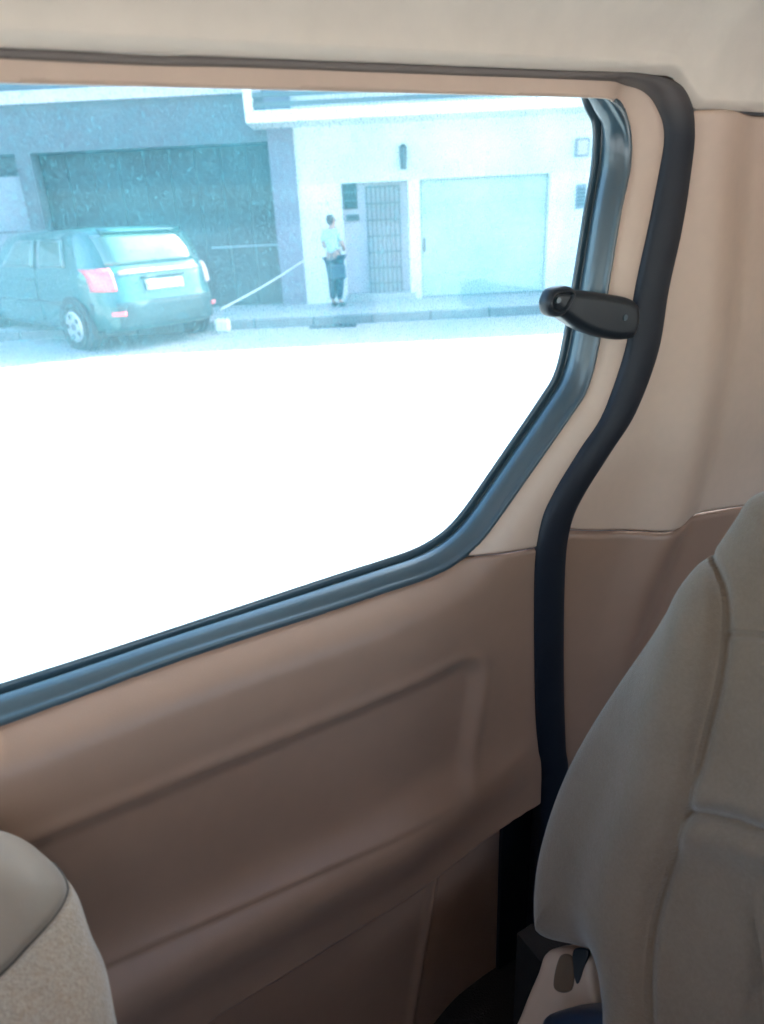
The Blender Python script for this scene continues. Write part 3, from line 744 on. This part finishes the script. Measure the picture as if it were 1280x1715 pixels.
vband('windscreen', -1.74, -1.735, -.07, 1.6, 1.15, 1.925, 'oglass', van)

# unseen seats, added to keep light off the lower door and rear seat
for (u0, u1, w0, w1, z1) in ((-.95, -.80, .12, .66, 1.22), (-.95, -.80, .86, 1.42, 1.22), (.50, .66, .86, 1.42, 1.22), (-.05, .10, 1.02, 1.44, 1.22), (-.42, -.28, .72, 1.40, 1.34)):
    vband('blocker_seat_backrest', u0, u1, w0, w1, .62, z1, 'seat', van, .05)
    vband('blocker_seat_cushion', u0 - .42, u0 + .02, w0, w1, .48, .66, 'seat', van, .05)
# ---- window latch
def pillow(name, outline, plane, hfun, back, m, parent, nt=200, nr=60, center=None, deco=None):
    """outline: list of (a,b) in plane metres; plane=(origin, A, B, Nn); hfun(dist_to_edge, a, b)->height"""
    O, A, B, Nn = plane
    C = catmull(outline, max(2, nt // len(outline)), True); n = len(C)
    c = np.mean(C, 0) if center is None else np.array(center)
    V = []; Fc = []
    path = [tuple(p) for p in C] + [tuple(C[0])]
    T = np.linspace(0, 1, nr) ** .75
    P2 = c[None, None] + (C - c)[None] * T[:, None, None]
    d = segdist(path, P2[..., 0], P2[..., 1])
    Hh = hfun(d, P2[..., 0], P2[..., 1])
    V = (O + P2[..., 0:1] * A + P2[..., 1:2] * B + Hh[..., None] * Nn).reshape(-1, 3)
    V = list(V)
    for i in range(1, nr - 1):
        pass
    for i in range(nr - 1):
        for j in range(n):
            if i == 0: Fc.append((j, (1) * n + j, (1) * n + (j + 1) % n)) if False else Fc.append((0, n + j, n + (j + 1) % n))
            else: Fc.append((i * n + j, (i + 1) * n + j, (i + 1) * n + (j + 1) % n, i * n + (j + 1) % n))
    base = (nr - 1) * n; last = base
    for s_, dp in ((.995, .35), (.96, .75), (.88, 1.0)):
        st = len(V)
        for j in range(n): p = c + (C[j] - c) * s_; V.append(O + p[0] * A + p[1] * B - Nn * back * dp)
        for j in range(n): Fc.append((last + j, st + j, st + (j + 1) % n, last + (j + 1) % n))
        last = st
    V.append(O + c[0] * A + c[1] * B - Nn * back)
    for j in range(n): Fc.append((last + j, len(V) - 1, last + (j + 1) % n))
    o = pyd(name, V, Fc, m, None, True)
    bm = bmesh.new(); bm.from_mesh(o.data); bmesh.ops.delete(bm, geom=[v for v in bm.verts if not v.link_faces], context='VERTS')
    bmesh.ops.recalc_face_normals(bm, faces=bm.faces); bm.to_mesh(o.data); bm.free()
    fixparent(o, parent); return o
def dome(d, R_, h): 
    q = np.clip(d / R_, 0, 1); return h * np.sqrt(np.maximum(0, 1 - (1 - q) ** 2))
pl_door = (W3(0, 0, 0), DD, ZZ, -NN)
LW = .040
lo_ = [door(x, y, LW) for x, y in [(934, 483), (975, 486), (1025, 493), (1060, 501), (1072, 515), (1072, 542), (1063, 565), (1040, 570), (1006, 565), (974, 552), (948, 535), (932, 524), (924, 505)]]
O_ = W3(0, .033, 0); pl_l = (O_, DD, ZZ, -NN)
latch = pillow('window_latch', lo_, pl_l, lambda d, a, b: dome(d, .012, .011), .022, 'latch', sd, 130, 30)
kn = [door(x, y, LW) for x, y in [(914, 497), (922, 484), (938, 479), (955, 480), (962, 492), (955, 510), (944, 526), (930, 532), (916, 527), (911, 512)]]
knob = pillow('latch_knob', kn, (W3(0, .036, 0), DD, ZZ, -NN), lambda d, a, b: dome(d, .008, .012) - .009 * sstep(.006, .012, d), .008, 'latch', None, 110, 30)
knob.parent = latch; knob.matrix_parent_inverse = Matrix.Identity(4)
cu, cz = door(940, 505, LW)
for (px, py, r_) in ((936, 503, .0045), (1048, 532, .005)):
    u_, z_ = door(px, py, .045)
    sc_ = MB().tube([W3(u_, .036, z_), W3(u_, .0455, z_)], [r_, r_ * .8], 12).build('latch_screw', 'rubber', None); sc_.parent = latch

# ---- rear seat (right)
lean = math.radians(22)
def seatplane(u0):
    B = ZZ * math.cos(lean) + DD * math.sin(lean); Nn = -DD * math.cos(lean) + ZZ * math.sin(lean)
    return (W3(u0, 0, .55), -NN, B, Nn)       # A points inward (away from the door)
SP = seatplane(.40)
def onplane(x, y, pl, off=0.):
    O, A, B, Nn = pl; v = ray(x, y); c = np.array([0, 0, EYE]); Oo = O + Nn * off
    t = ((Oo - c) @ Nn) / (v @ Nn); P = c + v * t - Oo
    return float(P @ A), float(P @ B)
for p in [(1280, 810), (890, 1480), (1000, 1600), (1085, 1620), (1180, 930), (1280, 1600)]: print('seat', p, onplane(*p, SP), )
rs = empty('rear_seat', tuple(W3(.45, .4, .44)), 0, 'grey brown velour rear seat leaning back at the right edge of the photo', 'car seat')
OFF = .02
so = [onplane(x, y, SP, OFF) for x, y in [(1252, 822), (1215, 870), (1180, 930), (1140, 995), (1095, 1055), (1040, 1130), (985, 1215), (945, 1290), (915, 1370), (896, 1450), (892, 1530), (905, 1572), (960, 1588), (1003, 1602), (1018, 1660), (1030, 1740)]]
a1, b1 = so[-1]; a0, b0 = so[0]
so = so + [(a1 + .10, b1 - .05), (a1 + .30, b1 - .06), (a0 + .28, b1 - .02), (a0 + .36, (b0 + b1) / 2), (a0 + .34, b0 - .08), (a0 + .26, b0 + .0), (a0 + .14, b0 + .035), (a0 + .05, b0 + .028)]
seam = catmull([onplane(x, y, SP, .05) for x, y in [(1110, 900), (1172, 935), (1208, 985), (1214, 1050), (1203, 1140), (1180, 1235), (1160, 1330), (1140, 1400), (1112, 1480), (1092, 1560), (1086, 1640), (1090, 1760)]], 6)
smid = catmull([onplane(x, y, SP, .04) for x, y in [(1157, 1358), (1195, 1363), (1240, 1375), (1290, 1392), (1400, 1420)]], 5)
stop_ = catmull([onplane(x, y, SP, .04) for x, y in [(1214, 1062), (1250, 1064), (1300, 1070), (1400, 1085)]], 5)
seamp = [tuple(p) for p in seam]
def seat_h(d, a, b):
    base = dome(d, .075, .055)
    ds = segdist(seamp, a, b)
    # side of the seam: bolster (towards the door) stands proud
    sa = np.interp(b, seam[::-1, 1], seam[::-1, 0]); bol = (a < sa)
    h = base + np.where(bol, .020 * np.exp(-((ds - .045) / .045) ** 2), -.010 * (1 - np.exp(-ds / .02)))
    h = h - .008 * np.exp(-(ds / .008) ** 2)
    m_ = (a > sa)
    h = h - np.where(m_, .006 * np.exp(-(segdist([tuple(p) for p in smid], a, b) / .006) ** 2) - .010 * np.exp(-((segdist([tuple(p) for p in smid], a, b) - .02) / .02) ** 2), 0)
    h = h - np.where(m_, .004 * np.exp(-(segdist([tuple(p) for p in stop_], a, b) / .004) ** 2), 0)
    return h
cc = onplane(1260, 1400, SP, OFF)
bk = pillow('backrest', so, SP, seat_h, .12, 'seat', rs, 480, 230, center=cc)
def seamcord(name, path, pl, hf, m, parent, r_=.0016, n=6):
    O, A, B, Nn = pl; outl = [tuple(q) for q in catmull(so, 14, True)]
    P = []
    X = np.array([p[0] for p in path]); Y = np.array([p[1] for p in path])
    ok = inside(outl, X, Y); X, Y = X[ok], Y[ok]
    d = segdist(outl + [outl[0]], X, Y); h = hf(d, X, Y)
    pts = [O + x * A + y * B + (hh + .0005) * Nn for x, y, hh in zip(X, Y, h)]
    if len(pts) > 2:
        o = MB().tube(pts, r_, n).build(name, m, None, smooth=True); fixparent(o, parent)
vband('seat_base', .50, .95,   .16, .55, .14, .60, 'carpet', rs)
# hinge cover beneath the backrest
HP = SP
def poly_plate(name, px, pl, off, back, m, parent, R_=.006, h=.006, nt=120):
    o2 = [onplane(x, y, pl, off) for x, y in px]
    return pillow(name, o2, (pl[0] + pl[3] * off, pl[1], pl[2], pl[3]), lambda d, a, b: dome(d, R_, h), back, m, parent, nt, 24)
hc = poly_plate('hinge_cover', [(925, 1590), (990, 1596), (1002, 1640), (1012, 1690), (1020, 1760), (940, 1790), (850, 1780), (880, 1690), (905, 1630)], HP, -.03, .05, 'trim', rs, .012, .012)
sl_ = poly_plate('hinge_slot', [(938, 1602), (960, 1606), (957, 1658), (928, 1654)], HP, -.0165, .004, 'seatside', None, .003, .0015, 60); sl_.parent = hc
sl_ = poly_plate('hinge_gap', [(962, 1590), (986, 1592), (978, 1620), (967, 1648), (960, 1620)], HP, -.0165, .004, 'iron', None, .002, .001, 60); sl_.parent = hc
bu = poly_plate('belt_buckle', [(915, 1712), (935, 1695), (975, 1690), (1040, 1694), (1085, 1700), (1110, 1725), (1105, 1800), (920, 1800)], HP, .03, .04, 'navy', None, .02, .02)
tag(bu, 'dark navy rounded buckle at the foot of the rear seat, on the lower edge', 'seat belt buckle')
bu.parent = None; bu.matrix_world = Matrix.Identity(4)

# ---- front seat (lower left)
cpos = np.array([0, 0, EYE])
v0 = ray(60, 1600); v0n = v0 / np.linalg.norm(v0)
ctr = cpos + v0 * (.42 / v0[1] * 1.0)
Nn = -v0n * .9 + ZZ * .12 + DD * .1; Nn /= np.linalg.norm(Nn)
A_ = np.cross(ZZ, Nn); A_ /= np.linalg.norm(A_); B_ = np.cross(Nn, A_)
FP = (ctr, A_, B_, Nn)
print('front seat at z', ctr, 'w', D0 - ctr @ NN, 'u', ctr @ DD)
fs = empty('front_seat', tuple(ctr - ZZ * .5), 0, 'top corner of the beige front seat with grey padded cap at lower left', 'car seat')
fo = [onplane(x, y, FP) for x, y in [(-160, 1405), (-60, 1385), (0, 1397), (48, 1416), (94, 1450), (128, 1500), (150, 1565), (174, 1620), (190, 1700), (205, 1790), (190, 1900), (60, 1960), (-120, 1960), (-260, 1880), (-300, 1650), (-260, 1480)]]
fseam = catmull([onplane(x, y, FP, .02) for x, y in [(70, 1415), (102, 1450), (114, 1480), (108, 1508), (85, 1545), (40, 1595), (0, 1636), (-80, 1700), (-200, 1760)]], 6)
fpoly = [tuple(p) for p in fseam] + [onplane(-500, 1700, FP), onplane(-500, 1300, FP), onplane(0, 1300, FP)]
def front_h(d, a, b):
    ds = segdist([tuple(p) for p in fseam], a, b)
    top = inside(fpoly, a, b)
    return dome(d, .05, .045) + np.where(top, .010 * (1 - np.exp(-ds / .015)), .006 * (1 - np.exp(-ds / .02))) - .006 * np.exp(-(ds / .003) ** 2)
fb = pillow('backrest', fo, FP, front_h, .10, 'velour', fs, 300, 130, center=onplane(-20, 1640, FP))
fb.data.materials.append(M['headrest'])
pc = np.array([np.array(p.center) for p in fb.data.polygons]) - ctr
tp = inside(fpoly, pc @ A_, pc @ B_)
for p, t in zip(fb.data.polygons, tp):
    if t: p.material_index = 1
d_ = segdist([tuple(q) for q in catmull(fo, 14, True)], fseam[:, 0], fseam[:, 1]); hh_ = front_h(d_, fseam[:, 0], fseam[:, 1])
ok = inside([tuple(q) for q in catmull(fo, 14, True)], fseam[:, 0], fseam[:, 1])
pts = [ctr + a * A_ + b * B_ + (h + .0004) * Nn for (a, b), h, k_ in zip(fseam, hh_, ok) if k_]
o = MB().tube(pts, .0013, 6).build('seam', 'piping', None, smooth=True); fixparent(o, fs)

# children built in local metres of a root at the world origin keep a plain parent
